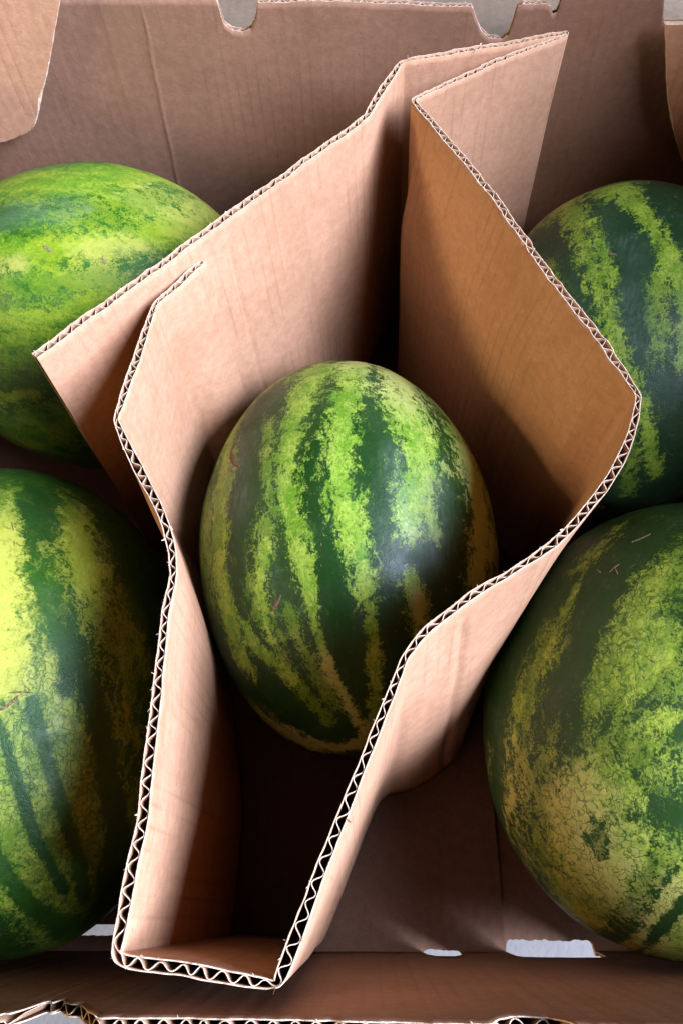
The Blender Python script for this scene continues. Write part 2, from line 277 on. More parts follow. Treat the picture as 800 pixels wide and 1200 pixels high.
# ------------------------------------------------------------------ node helpers
class N:
    def __init__(self, name):
        self.m = bpy.data.materials.new(name); self.m.use_nodes = True
        self.t = self.m.node_tree; self.t.nodes.clear()
    def n(self, kind, **kw):
        nd = self.t.nodes.new(kind)
        for k, v in kw.items():
            if k.startswith('i_'):
                self.set(nd.inputs[k[2:].replace('_', ' ')], v)
            else: setattr(nd, k, v)
        return nd
    def set(self, sock, v):
        if isinstance(v, bpy.types.NodeSocket): self.t.links.new(v, sock)
        else: sock.default_value = v
    def math(self, op, a, b=0.0, c=None, clamp=False):
        nd = self.t.nodes.new('ShaderNodeMath'); nd.operation = op; nd.use_clamp = clamp
        self.set(nd.inputs[0], a); self.set(nd.inputs[1], b)
        if c is not None: self.set(nd.inputs[2], c)
        return nd.outputs[0]
    def ramp(self, f, lo, hi, a=0.0, b=1.0):
        nd = self.t.nodes.new('ShaderNodeMapRange'); nd.interpolation_type = 'SMOOTHSTEP'
        self.set(nd.inputs['Value'], f); nd.inputs['From Min'].default_value = lo; nd.inputs['From Max'].default_value = hi
        nd.inputs['To Min'].default_value = a; nd.inputs['To Max'].default_value = b
        return nd.outputs[0]
    def mix(self, f, a, b, blend='MIX'):
        nd = self.t.nodes.new('ShaderNodeMix'); nd.data_type = 'RGBA'; nd.blend_type = blend
        self.set(nd.inputs[0], f); self.set(nd.inputs[6], a); self.set(nd.inputs[7], b)
        return nd.outputs[2]
    def noise(self, vec, scale, detail=4.0, rough=0.55, dist=0.0):
        nd = self.n('ShaderNodeTexNoise', i_Vector=vec, i_Scale=scale, i_Detail=detail, i_Roughness=rough, i_Distortion=dist)
        return nd.outputs['Fac']
    def vmul(self, v, s):
        nd = self.t.nodes.new('ShaderNodeVectorMath'); nd.operation = 'MULTIPLY'
        self.set(nd.inputs[0], v); nd.inputs[1].default_value = s
        return nd.outputs[0]
    def vadd(self, v, s):
        nd = self.t.nodes.new('ShaderNodeVectorMath'); nd.operation = 'ADD'
        self.set(nd.inputs[0], v); self.set(nd.inputs[1], s)
        return nd.outputs[0]
    def out(self, color, rough, bump=None, spec=0.5, bump_dist=0.001, bump_strength=1.0, coat=0.0):
        p = self.n('ShaderNodeBsdfPrincipled')
        self.set(p.inputs['Base Color'], color); self.set(p.inputs['Roughness'], rough)
        p.inputs['Specular IOR Level'].default_value = spec
        if coat: p.inputs['Coat Weight'].default_value = coat; p.inputs['Coat Roughness'].default_value = 0.3
        if bump is not None:
            b = self.n('ShaderNodeBump', i_Height=bump, i_Distance=bump_dist, i_Strength=bump_strength)
            self.t.links.new(b.outputs[0], p.inputs['Normal'])
        o = self.n('ShaderNodeOutputMaterial'); self.t.links.new(p.outputs[0], o.inputs[0])
        return self.m

def rgb(r, g, b): return (r, g, b, 1.0)

def kraft(name, c0, c1, washboard=0.5, lines=0.1, pitch=0.0077):
    """Kraft liner: fibres, specks, flute washboarding along the flutes (u = along the board, v = height, metres)."""
    k = N(name)
    uv = k.n('ShaderNodeUVMap', uv_map='board').outputs[0]
    big = k.noise(uv, 14, 4)
    mott = k.noise(uv, 160, 5, 0.6)
    fib = k.noise(k.vmul(uv, (1.0, 0.22, 1.0)), 1500, 3, 0.6)
    fib2 = k.noise(k.vmul(uv, (0.25, 1.0, 1.0)), 1100, 3, 0.6)
    f = k.math('ADD', k.math('MULTIPLY', big, 0.5), k.math('MULTIPLY', mott, 0.5))
    f = k.ramp(f, 0.36, 0.64)
    c = k.mix(f, c0, c1)
    ff = k.math('ADD', k.math('MULTIPLY', fib, 0.5), k.math('MULTIPLY', fib2, 0.5))
    c = k.mix(k.ramp(ff, 0.38, 0.66, 0.0, 0.30), c, rgb(c0[0]*.62, c0[1]*.58, c0[2]*.52))
    # specks
    v = k.n('ShaderNodeTexVoronoi', i_Vector=uv, i_Scale=260.0)
    sp = k.math('MULTIPLY', k.math('LESS_THAN', v.outputs['Distance'], 0.13), k.math('GREATER_THAN', v.outputs['Color'], 0.72))
    c = k.mix(k.math('MULTIPLY', sp, 0.45), c, rgb(c0[0]*.45, c0[1]*.38, c0[2]*.34))
    v2 = k.n('ShaderNodeTexVoronoi', i_Vector=k.vadd(uv, (3.1, 1.7, 0)), i_Scale=190.0)
    sp2 = k.math('MULTIPLY', k.math('LESS_THAN', v2.outputs['Distance'], 0.10), k.math('GREATER_THAN', v2.outputs['Color'], 0.8))
    c = k.mix(k.math('MULTIPLY', sp2, 0.4), c, rgb(min(1, c1[0]*1.35), min(1, c1[1]*1.4), min(1, c1[2]*1.5)))
    # scuffs: short pale rubbed streaks, and a few darker damp-looking smudges
    sc = k.noise(k.vadd(k.vmul(uv, (1.0, 0.16, 1.0)), (0.7, 0.3, 0)), 300, 4, 0.7)
    sc = k.math('MULTIPLY', k.ramp(sc, 0.62, 0.74), k.ramp(k.noise(uv, 28, 3), 0.52, 0.66))
    c = k.mix(k.math('MULTIPLY', sc, 0.35), c, rgb(min(1, c1[0]*1.25), min(1, c1[1]*1.33), min(1, c1[2]*1.45)))
    sm = k.ramp(k.noise(k.vadd(uv, (5.3, 2.2, 0)), 21, 5, 0.65), 0.54, 0.72, 0, 0.28)
    c = k.mix(sm, c, rgb(c0[0]*.72, c0[1]*.66, c0[2]*.6))
    # washboard
    sx = k.n('ShaderNodeSeparateXYZ', i_Vector=uv)
    wob = k.math('MULTIPLY', k.math('SUBTRACT', k.noise(k.vmul(uv, (1.0, 0.3, 1.0)), 60, 2), 0.5), 0.0016)
    ph = k.math('MULTIPLY', k.math('ADD', sx.outputs[0], wob), 2*math.pi/pitch)
    s = k.math('SINE', ph)
    crest = k.math('POWER', k.math('MULTIPLY', k.math('ADD', s, 1.0), 0.5), 10.0)
    crest = k.math('MULTIPLY', crest, k.ramp(k.noise(k.vmul(uv, (1.0, 0.25, 1.0)), 35, 3), 0.42, 0.66))
    if lines: c = k.mix(k.math('MULTIPLY', crest, lines), c, rgb(c0[0]*.5, c0[1]*.42, c0[2]*.36))
    h = k.math('ADD', k.math('MULTIPLY', s, 0.075*washboard), k.math('ADD', k.math('MULTIPLY', ff, 0.28), k.math('ADD', k.math('MULTIPLY', mott, 0.22), k.math('MULTIPLY', big, 0.6))))
    return k.out(c, 0.78, h, 0.22, 0.001, 0.8)

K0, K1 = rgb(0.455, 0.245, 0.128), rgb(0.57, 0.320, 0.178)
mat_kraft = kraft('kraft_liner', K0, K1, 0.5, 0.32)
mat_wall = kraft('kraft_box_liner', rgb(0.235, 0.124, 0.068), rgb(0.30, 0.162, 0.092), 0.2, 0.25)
mat_floor = kraft('kraft_floor_liner', rgb(0.125, 0.065, 0.036), rgb(0.17, 0.09, 0.05), 0.45, 0.12)  # darkened below the wall tone to paint in the shade on the floor
mat_lid = kraft('printed_lid_liner', rgb(0.225, 0.165, 0.105), rgb(0.28, 0.21, 0.14), 0.45, 0.1)
def cut_paper(name, c0, c1):
    k = N(name)
    co = k.n('ShaderNodeTexCoord').outputs['Object']
    c = k.mix(k.ramp(k.noise(co, 700, 4, 0.7), 0.35, 0.65), c0, c1)
    return k.out(c, 0.9, k.noise(co, 2200, 3), 0.15, 0.0004, 0.7)
mat_cut = cut_paper('cut_paper_edge', rgb(0.48, 0.34, 0.22), rgb(0.80, 0.64, 0.45))
mat_flute = cut_paper('fluting_paper', rgb(0.26, 0.16, 0.085), rgb(0.34, 0.215, 0.12))

# ------------------------------------------------------------------ mesh helpers
rng = np.random.default_rng(7)

def smooth_noise(x, seed, scale, octaves=3):
    """1-D value noise, about -1..1"""
    x = np.asarray(x, float); r = np.zeros_like(x); a = 1.0; tot = 0
    for o in range(octaves):
        g = np.random.default_rng(seed*31 + o).uniform(-1, 1, 4096)
        t = x/scale*(2**o) + 711.3; i = np.floor(t).astype(int); f = t - i; f = f*f*(3 - 2*f)
        r += a*(g[i % 4096]*(1 - f) + g[(i + 1) % 4096]*f); tot += a; a *= 0.5
    return r/tot

def wave2(u, v, seed):
    """smooth 2-D field made of a few sines, about -1..1 (u, v in metres)"""
    g = np.random.default_rng(seed); r = 0
    for i in range(7):
        a = g.uniform(0, 6.28); k = g.uniform(8, 60)
        r = r + np.sin(u*k*math.cos(a) + v*k*math.sin(a)*1.2 + g.uniform(0, 6.28))/(1 + k/25)
    return r/3.2

def obj(name, verts, faces, mats, parent=None, mat_idx=None, uv=None, smooth=True, attrs=None):
    me = bpy.data.meshes.new(name)
    me.from_pydata([tuple(v) for v in np.asarray(verts).tolist()], [], faces if isinstance(faces, list) else faces.tolist())
    for m in (mats if isinstance(mats, (list, tuple)) else [mats]): me.materials.append(m)
    if mat_idx is not None: me.polygons.foreach_set('material_index', np.asarray(mat_idx, np.int32))
    if uv is not None:
        lay = me.uv_layers.new(name='board')
        li = np.empty(len(me.loops), np.int32); me.loops.foreach_get('vertex_index', li)
        lay.data.foreach_set('uv', np.asarray(uv, np.float32)[li].ravel())
    if attrs:
        for k, a in attrs.items():
            at = me.attributes.new(k, 'FLOAT', 'POINT'); at.data.foreach_set('value', np.asarray(a, np.float32))
    me.polygons.foreach_set('use_smooth', np.full(len(me.polygons), smooth))
    me.update()
    o = bpy.data.objects.new(name, me); col.objects.link(o)
    if parent: o.parent = parent
    return o

def empty(name, loc, label, cat, group=None):
    o = bpy.data.objects.new(name, None); col.objects.link(o); o.location = loc
    o.empty_display_size = 0.05
    o['label'] = label; o['category'] = cat
    if group: o['group'] = group
    return o

class Board:
    """A corrugated board standing on edge: sampled centre line, normals, rows from rim to foot."""
    PITCH = 0.0077
    def __init__(self, P, top, bot, t, rows, seed, bow, jag, dents=()):
        self.P = P; n = len(P)
        d = np.gradient(P[:, :2], axis=0)
        self.s = np.concatenate([[0], np.cumsum(np.linalg.norm(np.diff(P[:, :2], axis=0), axis=1))])
        self.t = t; self.rows = rows
        self.top = top.copy(); self.bot = bot.copy()
        s = self.s
        self.top[:, 2] += jag*(0.6*smooth_noise(s, seed, 0.006) + 0.7*smooth_noise(s, seed + 5, 0.02))
        V = (np.linspace(0, 1, rows))**1.25
        self.V = V
        C = self.top[:, None, :]*(1 - V)[None, :, None] + self.bot[:, None, :]*V[None, :, None]
        T = np.gradient(C[:, :, :2], axis=0); T /= np.linalg.norm(T, axis=2, keepdims=True) + 1e-12
        self.T = np.concatenate([T, np.zeros((n, rows, 1))], 2)
        self.Nn = np.stack([-T[:, :, 1], T[:, :, 0], np.zeros((n, rows))], 2)
        w = wave2(s[:, None], C[:, :, 2], seed)*bow
        env = 0.25 + 0.75*np.sin(np.pi*np.clip(V, 0, 1))[None, :]
        # pressed-in creases: (x, y) of the rim point, depth, width, slope along the board, first and last fraction of the height
        for (dx, dy, dep, wid, slope, v0, v1) in dents:
            s0 = s[np.argmin(np.hypot(P[:, 0] - dx, P[:, 1] - dy))]
            ss = s[:, None] - s0 - slope*0.25*V[None, :] - 0.004*smooth_noise(V, 5, 0.2)[None, :]
            w = w + dep*np.exp(-(ss/wid)**2)*((V >= v0)*(V <= v1))[None, :]/env
        C = C + self.Nn*(w*env)[:, :, None]
        self.C = C
    def liners(self, i0, i1, name, mats, parent, caps=(False, False), seed=0, tl=0.00048):
        sl = slice(i0, i1 + 1); n = i1 - i0 + 1; R = self.rows
        V_, F_, M_, U_ = [], [], [], []; base = 0
        s = self.s[sl]
        for side in (1, -1):
            # cut edge of each liner frays a little on its own
            fray = 0.00035*smooth_noise(s, seed + 3 + side, 0.0035)
            t2 = self.t[sl]/2
            outer = self.C[sl] + self.Nn[sl]*(side*t2)[:, None, None]
            inner = self.C[sl] + self.Nn[sl]*(side*(t2 - tl))[:, None, None]
            outer = outer.copy(); inner = inner.copy()
            outer[:, 0, 2] += fray; inner[:, 0, 2] += fray*0.6
            Vv = np.concatenate([outer.reshape(-1, 3), inner.reshape(-1, 3)])
            uu = np.repeat(s, R); vv = outer[:, :, 2].ravel()
            U_.append(np.tile(np.stack([uu, vv], 1), (2, 1)))
            idx = np.arange(n*R).reshape(n, R); o = idx + base; q = idx + n*R + base
            def quads(a, b, c, d): return np.stack([a.ravel(), b.ravel(), c.ravel(), d.ravel()], 1)
            fo = quads(o[:-1, :-1], o[1:, :-1], o[1:, 1:], o[:-1, 1:])
            fi = quads(q[:-1, :-1], q[:-1, 1:], q[1:, 1:], q[1:, :-1])
            ft = quads(o[:-1, 0], q[:-1, 0], q[1:, 0], o[1:, 0])
            fb = quads(o[:-1, -1], o[1:, -1], q[1:, -1], q[:-1, -1])
            fs = [fo, fi, ft, fb]; mi = [0, 0, 1, 1]
            if caps[0]: fs.append(quads(o[0, :-1], o[0, 1:], q[0, 1:], q[0, :-1])); mi.append(1)
            if caps[1]: fs.append(quads(o[-1, :-1], q[-1, :-1], q[-1, 1:], o[-1, 1:])); mi.append(1)
            for f, m in zip(fs, mi):
                if side < 0: f = f[:, ::-1]
                F_.append(f); M_.append(np.full(len(f), m))
            V_.append(Vv); base += len(Vv)
        return obj(name, np.concatenate(V_), np.concatenate(F_), mats, parent, np.concatenate(M_), np.concatenate(U_))
    def fluting(self, i0, i1, parent, seed=0, tl=0.00048, tf=0.00038):
        sl = slice(i0, i1 + 1); n = i1 - i0 + 1; R = self.rows
        s = self.s[sl]
        amp = np.maximum(self.t[sl]/2 - tl - tf*0.4, 0.0002)
        ph = 2*np.pi*s/self.PITCH + 1.5*smooth_noise(s, seed + 40, 0.016, 3)
        amp = amp*(1 - 0.25*np.clip(smooth_noise(s, seed + 44, 0.022, 2)*2 - 0.3, 0, 1))
        sn = np.sin(ph + 0.35*np.sin(ph*0.37 + seed)); o_ = amp*sn*(1.12 - 0.12*sn*sn)
        do = np.gradient(o_, s + np.arange(n)*1e-9)
        nl = np.sqrt(1 + do*do)
        mid = self.C[sl] + self.Nn[sl]*o_[:, None, None]
        nf = (self.Nn[sl] - self.T[sl]*do[:, None, None])/nl[:, None, None]
        A = mid + nf*tf/2; B = mid - nf*tf/2
        A[:, 0, 2] -= 0.0003; B[:, 0, 2] -= 0.0003
        idx = np.arange(n*R).reshape(n, R); a = idx; b = idx + n*R
        def quads(p, q, r, t): return np.stack([p.ravel(), q.ravel(), r.ravel(), t.ravel()], 1)
        F = [quads(a[:-1, :-1], a[1:, :-1], a[1:, 1:], a[:-1, 1:]), quads(b[:-1, :-1], b[:-1, 1:], b[1:, 1:], b[1:, :-1]),
             quads(a[:-1, 0], b[:-1, 0], b[1:, 0], a[1:, 0])]
        M = np.concatenate([np.zeros(len(F[0])), np.zeros(len(F[1])), np.ones(len(F[2]))])
        return obj('fluting', np.concatenate([A.reshape(-1, 3), B.reshape(-1, 3)]), np.concatenate(F), [mat_flute, mat_cut], parent, M)

def torn_fibres(B, i0, i1, parent, seed, per_m=240):
    """loose paper fibres and shreds standing off the cut rim"""
    g = np.random.default_rng(seed); n = max(3, int((B.s[i1] - B.s[i0])*per_m)); V, F = [], []
    for _ in range(n):
        i = int(g.integers(i0, i1 + 1)); side = g.choice((-1, 1))
        p = B.C[i, 0] + B.Nn[i, 0]*side*(B.t[i]/2 - 0.0002); t = B.T[i, 0]; nn = B.Nn[i, 0]*side
        shred = g.random() < 0.12
        L = g.uniform(0.0008, 0.0018) if shred else g.uniform(0.0004, 0.0014); w = g.uniform(0.0003, 0.0007) if shred else g.uniform(0.00008, 0.00018)
        d = nn*g.uniform(-0.3, 1.0) + t*g.uniform(-1.6, 1.6) + np.array([0, 0, g.uniform(0.1, 0.9)]); d /= np.linalg.norm(d)
        wv = np.cross(d, g.normal(size=3)); wv /= np.linalg.norm(wv); b = len(V)
        bend = g.normal(size=3)*L*0.25
        for u in (0.0, 0.5, 1.0):
            c = p + d*L*u + bend*u*u; ww = wv*w*(1 - 0.6*u)
            V += [c - ww, c + ww]
        F += [(b, b + 1, b + 3, b + 2), (b + 2, b + 3, b + 5, b + 4)]
    o = obj('torn_fibres', V, F, mat_cut, parent); o['kind'] = 'stuff'
    return o

def catmull(P, step):
    """Catmull-Rom through the rows of P (columns: any), about `step` apart in xy."""
    P = np.asarray(P, float)
    if len(P) == 2: E = np.stack([2*P[0] - P[1], P[0], P[1], 2*P[1] - P[0]])
    else: E = np.concatenate([[2*P[0] - P[1]], P, [2*P[-1] - P[-2]]])
    out = []
    for i in range(1, len(E) - 2):
        p0, p1, p2, p3 = E[i-1:i+3]
        m = max(2, int(round(np.linalg.norm((p2 - p1)[:2])/step)))
        u = (np.arange(m)/m)[:, None]
        out.append(0.5*((2*p1) + (-p0 + p2)*u + (2*p0 - 5*p1 + 4*p2 - p3)*u**2 + (-p0 + 3*p1 - 3*p2 + p3)*u**3))
    return np.concatenate(out)

def gauss(A, sig):
    k = np.exp(-0.5*(np.arange(-4, 5)/sig)**2); k /= k.sum()
    E = np.concatenate([np.repeat(A[:1], 4, 0), A, np.repeat(A[-1:], 4, 0)])
    return sum(k[i]*E[i:i+len(A)] for i in range(9))

# ------------------------------------------------------------------ ground and plinth
def slab(name, x0, x1, y0, y1, z0, z1, mat, parent=None):
    v = [(x, y, z) for z in (z0, z1) for y in (y0, y1) for x in (x0, x1)]
    f = [(0, 2, 3, 1), (4, 5, 7, 6), (0, 1, 5, 4), (2, 6, 7, 3), (0, 4, 6, 2), (1, 3, 7, 5)]
    return obj(name, v, f, mat, parent, smooth=False)

k = N('pale_concrete')
co = k.n('ShaderNodeTexCoord').outputs['Object']
cc = k.mix(k.ramp(k.noise(co, 7, 6, 0.6), 0.3, 0.7), rgb(0.15, 0.145, 0.125), rgb(0.20, 0.19, 0.165))
cc = k.mix(k.ramp(k.noise(co, 60, 5, 0.65), 0.55, 0.75, 0, 0.35), cc, rgb(0.11, 0.105, 0.09))
mat_ground = k.out(cc, 0.7, k.noise(co, 150, 4), 0.3, 0.002, 0.5)
g = obj('ground', [(-40, -40, -0.5), (40, -40, -0.5), (40, 40, -0.5), (-40, 40, -0.5)], [(0, 1, 2, 3)], mat_ground, smooth=False)
g['kind'] = 'structure'
p = slab('box_plinth', -0.42, 0.44, 0.055, 0.60, -0.5, -0.006, mat_ground); p['kind'] = 'structure'  # unseen plinth added under the carton, leaving the slots over lit ground

# ------------------------------------------------------------------ the carton
XL, XR = -0.335, 0.315
box = empty('cardboard_box', (0, 0.25, -0.006), 'open brown corrugated carton holding all five watermelons', 'box')
INV = Matrix.Translation((0, -0.25, 0.006))
def adopt(o):
    o.matrix_parent_inverse = INV
    return o

def wall_board(name, line_top, line_bot, rim, foot, rows, seed, parent, mats, along=0, bow=0.0015, jag=0.0008, t=0.0042, step=0.00075, dents=()):
    """A straight board. rim/foot: lists (coordinate along, z)."""
    a, b = line_top; n = int(np.linalg.norm(np.subtract(b, a))/step) + 1
    u = np.linspace(0, 1, n)[:, None]
    top = np.concatenate([np.array(a)*(1 - u) + np.array(b)*u, np.zeros((n, 1))], 1)
    bot = np.concatenate([np.array(line_bot[0])*(1 - u) + np.array(line_bot[1])*u, np.zeros((n, 1))], 1)
    x = top[:, along]
    def ev(tab):
        tab = sorted(tab); return np.interp(x, [q[0] for q in tab], [q[1] for q in tab])
    top[:, 2] = ev(rim); bot[:, 2] = ev(foot)
    # keep the plane straight when the rim height changes
    full = 0.25
    d = (bot[:, :2] - top[:, :2])
    topxy = top[:, :2] + d*((full - top[:, 2])/full)[:, None]
    botxy = top[:, :2] + d*((full - bot[:, 2])/full)[:, None]
    top = np.concatenate([topxy, top[:, 2:]], 1); bot = np.concatenate([botxy, bot[:, 2:]], 1)
    tt = np.full(n, t)*(1 + 0.07*smooth_noise(x, seed + 9, 0.012))
    B = Board(top, top, bot, tt, rows, seed, bow, jag, dents)
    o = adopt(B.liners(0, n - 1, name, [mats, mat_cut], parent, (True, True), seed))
    f = B.fluting(0, n - 1, o, seed)
    torn_fibres(B, 0, n - 1, o, seed + 300, 300)
    return o, B

def mono(tab):
    """make the coordinate strictly increasing so that steep sides of a notch interpolate"""
    out = [tab[0]]
    for q in tab[1:]: out.append((max(q[0], out[-1][0] + 0.0006), q[1]))
    return out

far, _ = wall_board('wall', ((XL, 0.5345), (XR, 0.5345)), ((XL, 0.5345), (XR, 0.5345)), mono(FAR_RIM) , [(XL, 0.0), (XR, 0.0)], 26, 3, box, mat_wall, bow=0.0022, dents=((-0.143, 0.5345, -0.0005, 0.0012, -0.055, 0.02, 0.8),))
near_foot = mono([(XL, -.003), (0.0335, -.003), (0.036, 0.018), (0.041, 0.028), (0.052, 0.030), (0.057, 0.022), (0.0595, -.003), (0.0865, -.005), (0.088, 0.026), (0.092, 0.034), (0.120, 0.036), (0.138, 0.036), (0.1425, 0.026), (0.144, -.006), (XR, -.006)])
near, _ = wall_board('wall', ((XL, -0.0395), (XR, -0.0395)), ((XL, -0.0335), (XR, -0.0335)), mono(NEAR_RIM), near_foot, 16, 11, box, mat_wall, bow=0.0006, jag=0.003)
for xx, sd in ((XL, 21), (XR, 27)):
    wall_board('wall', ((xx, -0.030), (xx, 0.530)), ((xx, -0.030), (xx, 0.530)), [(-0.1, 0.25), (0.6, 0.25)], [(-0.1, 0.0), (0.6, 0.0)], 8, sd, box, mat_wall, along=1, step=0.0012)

# the lid flap of one side stands up, out of the picture, and shades the melons next to it
wall_board('lid_flap', ((XR + 0.035, 0.0), (XR + 0.035, 0.50)), ((XR + 0.004, 0.0), (XR + 0.004, 0.50)), [(-0.1, 0.45), (0.6, 0.45)], [(-0.1, 0.249), (0.6, 0.249)], 6, 33, box, mat_wall, along=1, step=0.0012)

# floor flaps: boards with die-cut slots along the near edge (columns across, front and far edge per column)
def plate(name, strips, z0, z1, mat, parent):
    V, F, U, M = [], [], [], []
    for xs, ya, yb in strips:
        b = len(V); n = len(xs)
        for x, p, q in zip(xs, ya, yb):
            V += [(x, p, z1), (x, q, z1), (x, q, z0), (x, p, z0)]; U += [(x, p), (x, q), (x, q), (x, p)]
        for i in range(n - 1):
            a = b + 4*i; c = a + 4
            F += [(a, c, c + 1, a + 1), (a + 3, a + 2, c + 2, c + 3), (a, a + 3, c + 3, c), (a + 1, c + 1, c + 2, a + 2)]; M += [0, 0, 1, 1]
        F += [(b, b + 1, b + 2, b + 3), (b + 4*n - 4, b + 4*n - 1, b + 4*n - 2, b + 4*n - 3)]; M += [1, 1]
    return adopt(obj(name, V, F, [mat, mat_cut], parent, M, uv=U, smooth=False))
def strip(x0, x1, ya, yb, step=0.0011):
    xs = np.linspace(x0, x1, max(2, int((x1 - x0)/step)))
    f = lambda y: np.full(len(xs), y) if np.isscalar(y) else y(xs)
    return xs, f(ya), f(yb)
def slot_edge(y_in, y_out, x0, x1, seed, r=0.0035):
    """front edge of the floor along a slot: ragged, with rounded ends"""
    def f(x):
        e = np.clip(np.minimum(x - x0, x1 - x)/r, 0, 1)
        return y_out + (y_in - y_out)*np.sqrt(1 - (1 - e)**2) + 0.0011*smooth_noise(x, seed, 0.003)*(e > 0)
    return f
SX = 0.0868
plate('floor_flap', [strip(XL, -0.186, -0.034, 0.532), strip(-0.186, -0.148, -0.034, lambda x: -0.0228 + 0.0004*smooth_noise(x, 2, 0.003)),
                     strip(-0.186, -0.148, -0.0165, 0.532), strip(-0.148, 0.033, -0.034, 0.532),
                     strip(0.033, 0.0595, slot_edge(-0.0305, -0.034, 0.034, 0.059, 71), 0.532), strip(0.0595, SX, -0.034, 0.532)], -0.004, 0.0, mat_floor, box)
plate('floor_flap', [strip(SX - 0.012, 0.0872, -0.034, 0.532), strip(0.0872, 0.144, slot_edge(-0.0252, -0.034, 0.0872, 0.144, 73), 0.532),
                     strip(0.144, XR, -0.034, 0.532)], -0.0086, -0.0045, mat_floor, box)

# corner flaps folded in against the far wall, with rounded, slanted free edges
def flap(name, outline, y, tilt, parent, t=0.0042):
    """outline (x, z) polygon, extruded through the board thickness: two liners and a core"""
    c = np.mean(outline, 0); n = len(outline)
    o = np.array(outline); V, F, M, U = [], [], [], []
    def yy(z): return y + (z - 0.25)*tilt
    layers = [(-t/2, -t/2 + 0.0016, 0), (-t/2 + 0.0016, t/2 - 0.0006, 2), (t/2 - 0.0006, t/2, 0)]
    frayed = 0.0016 + 0.0009*smooth_noise(np.arange(n), 17, 2.5)
    for a, b, m in layers:
        sh = 0.0007 if m == 2 else 0.0
        base = len(V)
        for d in (a, b):
            ins = frayed[:, None] if d == -t/2 else sh
            for x, z in o + (c - o)/np.linalg.norm(c - o, axis=1, keepdims=True)*ins: V.append((x, yy(z) + d, z)); U.append((x, z))
        F.append(list(range(base, base + n))[::1]); M.append(0)
        F.append(list(range(base + n, base + 2*n))[::-1]); M.append(0)
        for i in range(n):
            j = (i + 1) % n
            F.append((base + i, base + n + i, base + n + j, base + j)); M.append(1 if m == 0 else 2)
    ob = adopt(obj(name, V, F, [mat_kraft, mat_cut, mat_flute], parent, M, U, smooth=False))
    return ob
def dense(pts, step=0.002, jag=0.0004, seed=1):
    P = catmull(np.array(pts), step); s = np.arange(len(P))
    P = P + np.stack([smooth_noise(s, seed, 2.2), smooth_noise(s, seed + 1, 2.2)], 1)*jag
    return [tuple(p) for p in P] + [tuple(pts[-1])]
fa = dense(FLAP_A, seed=4)
flap('corner_flap', fa + [(XL + 0.004, FLAP_A[-1][1] - 0.003), (XL + 0.004, 0.272), (FLAP_A[0][0], 0.272)], 0.5215, 0.02, box)
fb = dense(FLAP_B, seed=8)
flap('corner_flap', fb + [(XR - 0.004, FLAP_B[-1][1] - 0.008), (XR - 0.004, 0.240)], 0.5215, 0.02, box)
# lid flap of the far side, folded back and down behind the wall
lid = plate('lid_flap', [strip(XL + 0.01, XR - 0.01, 0.0, 0.19)], 0.0, 0.0042, mat_lid, box)
lid.matrix_parent_inverse = INV
lid.location = (0, 0.545, 0.205); lid.rotation_euler = (math.radians(-6), 0, 0)

# ------------------------------------------------------------------ the folded divider
div = empty('cardboard_divider', (0, 0.25, 0.0), 'folded brown corrugated board divider wrapped around the striped central watermelon', 'divider')
D = np.array(DIVIDER); sharp = [i for i in range(len(D)) if D[i, 6] > 0.5]
segs = []; breaks = [0]
for a, b in zip(sharp[:-1], sharp[1:]):
    c = catmull(D[a:b+1, :6], 0.0008); segs.append(c); breaks.append(breaks[-1] + len(c))
A = np.concatenate(segs + [D[-1:, :6]])
G = A.copy(); G[:, :2] = gauss(A[:, :2], 1.6); G[:, 3:5] = gauss(A[:, 3:5], 2.2); G[:, 5] = gauss(A[:, 5:6], 2.5)[:, 0]
# small kinks where the rim has been handled
s_ = np.concatenate([[0], np.cumsum(np.linalg.norm(np.diff(G[:, :2], axis=0), axis=1))])
tng = np.gradient(G[:, :2], axis=0); tng /= np.linalg.norm(tng, axis=1, keepdims=True)
nrm = np.stack([-tng[:, 1], tng[:, 0]], 1)
kink = (0.0004*smooth_noise(s_, 77, 0.018, 3))[:, None]*nrm
top = np.stack([G[:, 0], G[:, 1], G[:, 2]], 1); top[:, :2] += kink
bot = np.stack([G[:, 3], G[:, 4], np.full(len(G), 0.0015)], 1)
thick = 1.12*G[:, 5]/1000*(1 + 0.12*smooth_noise(s_, 91, 0.009, 3))
DB = Board(top, top, bot, thick, 28, 5, 0.0022, 0.0011, DENTS)
# the panel that leans away from the melon is bent over along a line a few centimetres below its rim
i_b, i_c = breaks[sharp.index(12)], breaks[sharp.index(17)]
q = np.clip((np.arange(len(G)) - i_b)/(i_c - i_b), 0, 1)
drop = np.interp(q, [0, 0.12, 0.3, 0.6, 1], [0.09, 0.070, 0.060, 0.050, 0.030])
tap = np.clip(np.minimum(q, 1 - q)/0.10, 0, 1); tap = tap*tap*(3 - 2*tap)
zz = DB.C[:, :, 2] - (0.25 - drop)[:, None]
lift = 0.5*(zz + np.sqrt(zz*zz + 0.003**2))
DB.C += DB.Nn*(-0.2*(drop[:, None] - lift)*tap[:, None]*np.ones_like(zz))[:, :, None]
INV = Matrix.Translation((0, -0.25, 0))
PANEL_NAMES = {0: 'glue_flap'}
for i in range(len(breaks) - 1):
    i0, i1 = breaks[i], breaks[i + 1] if i + 1 < len(breaks) - 1 else len(G) - 1
    if i1 - i0 < 3: continue
    o = DB.liners(i0, i1, 'panel', [mat_kraft, mat_cut], div, (i == 0, i == len(breaks) - 2), 60)
    o.matrix_parent_inverse = INV
    DB.fluting(i0, i1, o, 60)
    torn_fibres(DB, i0, i1, o, 200 + i)

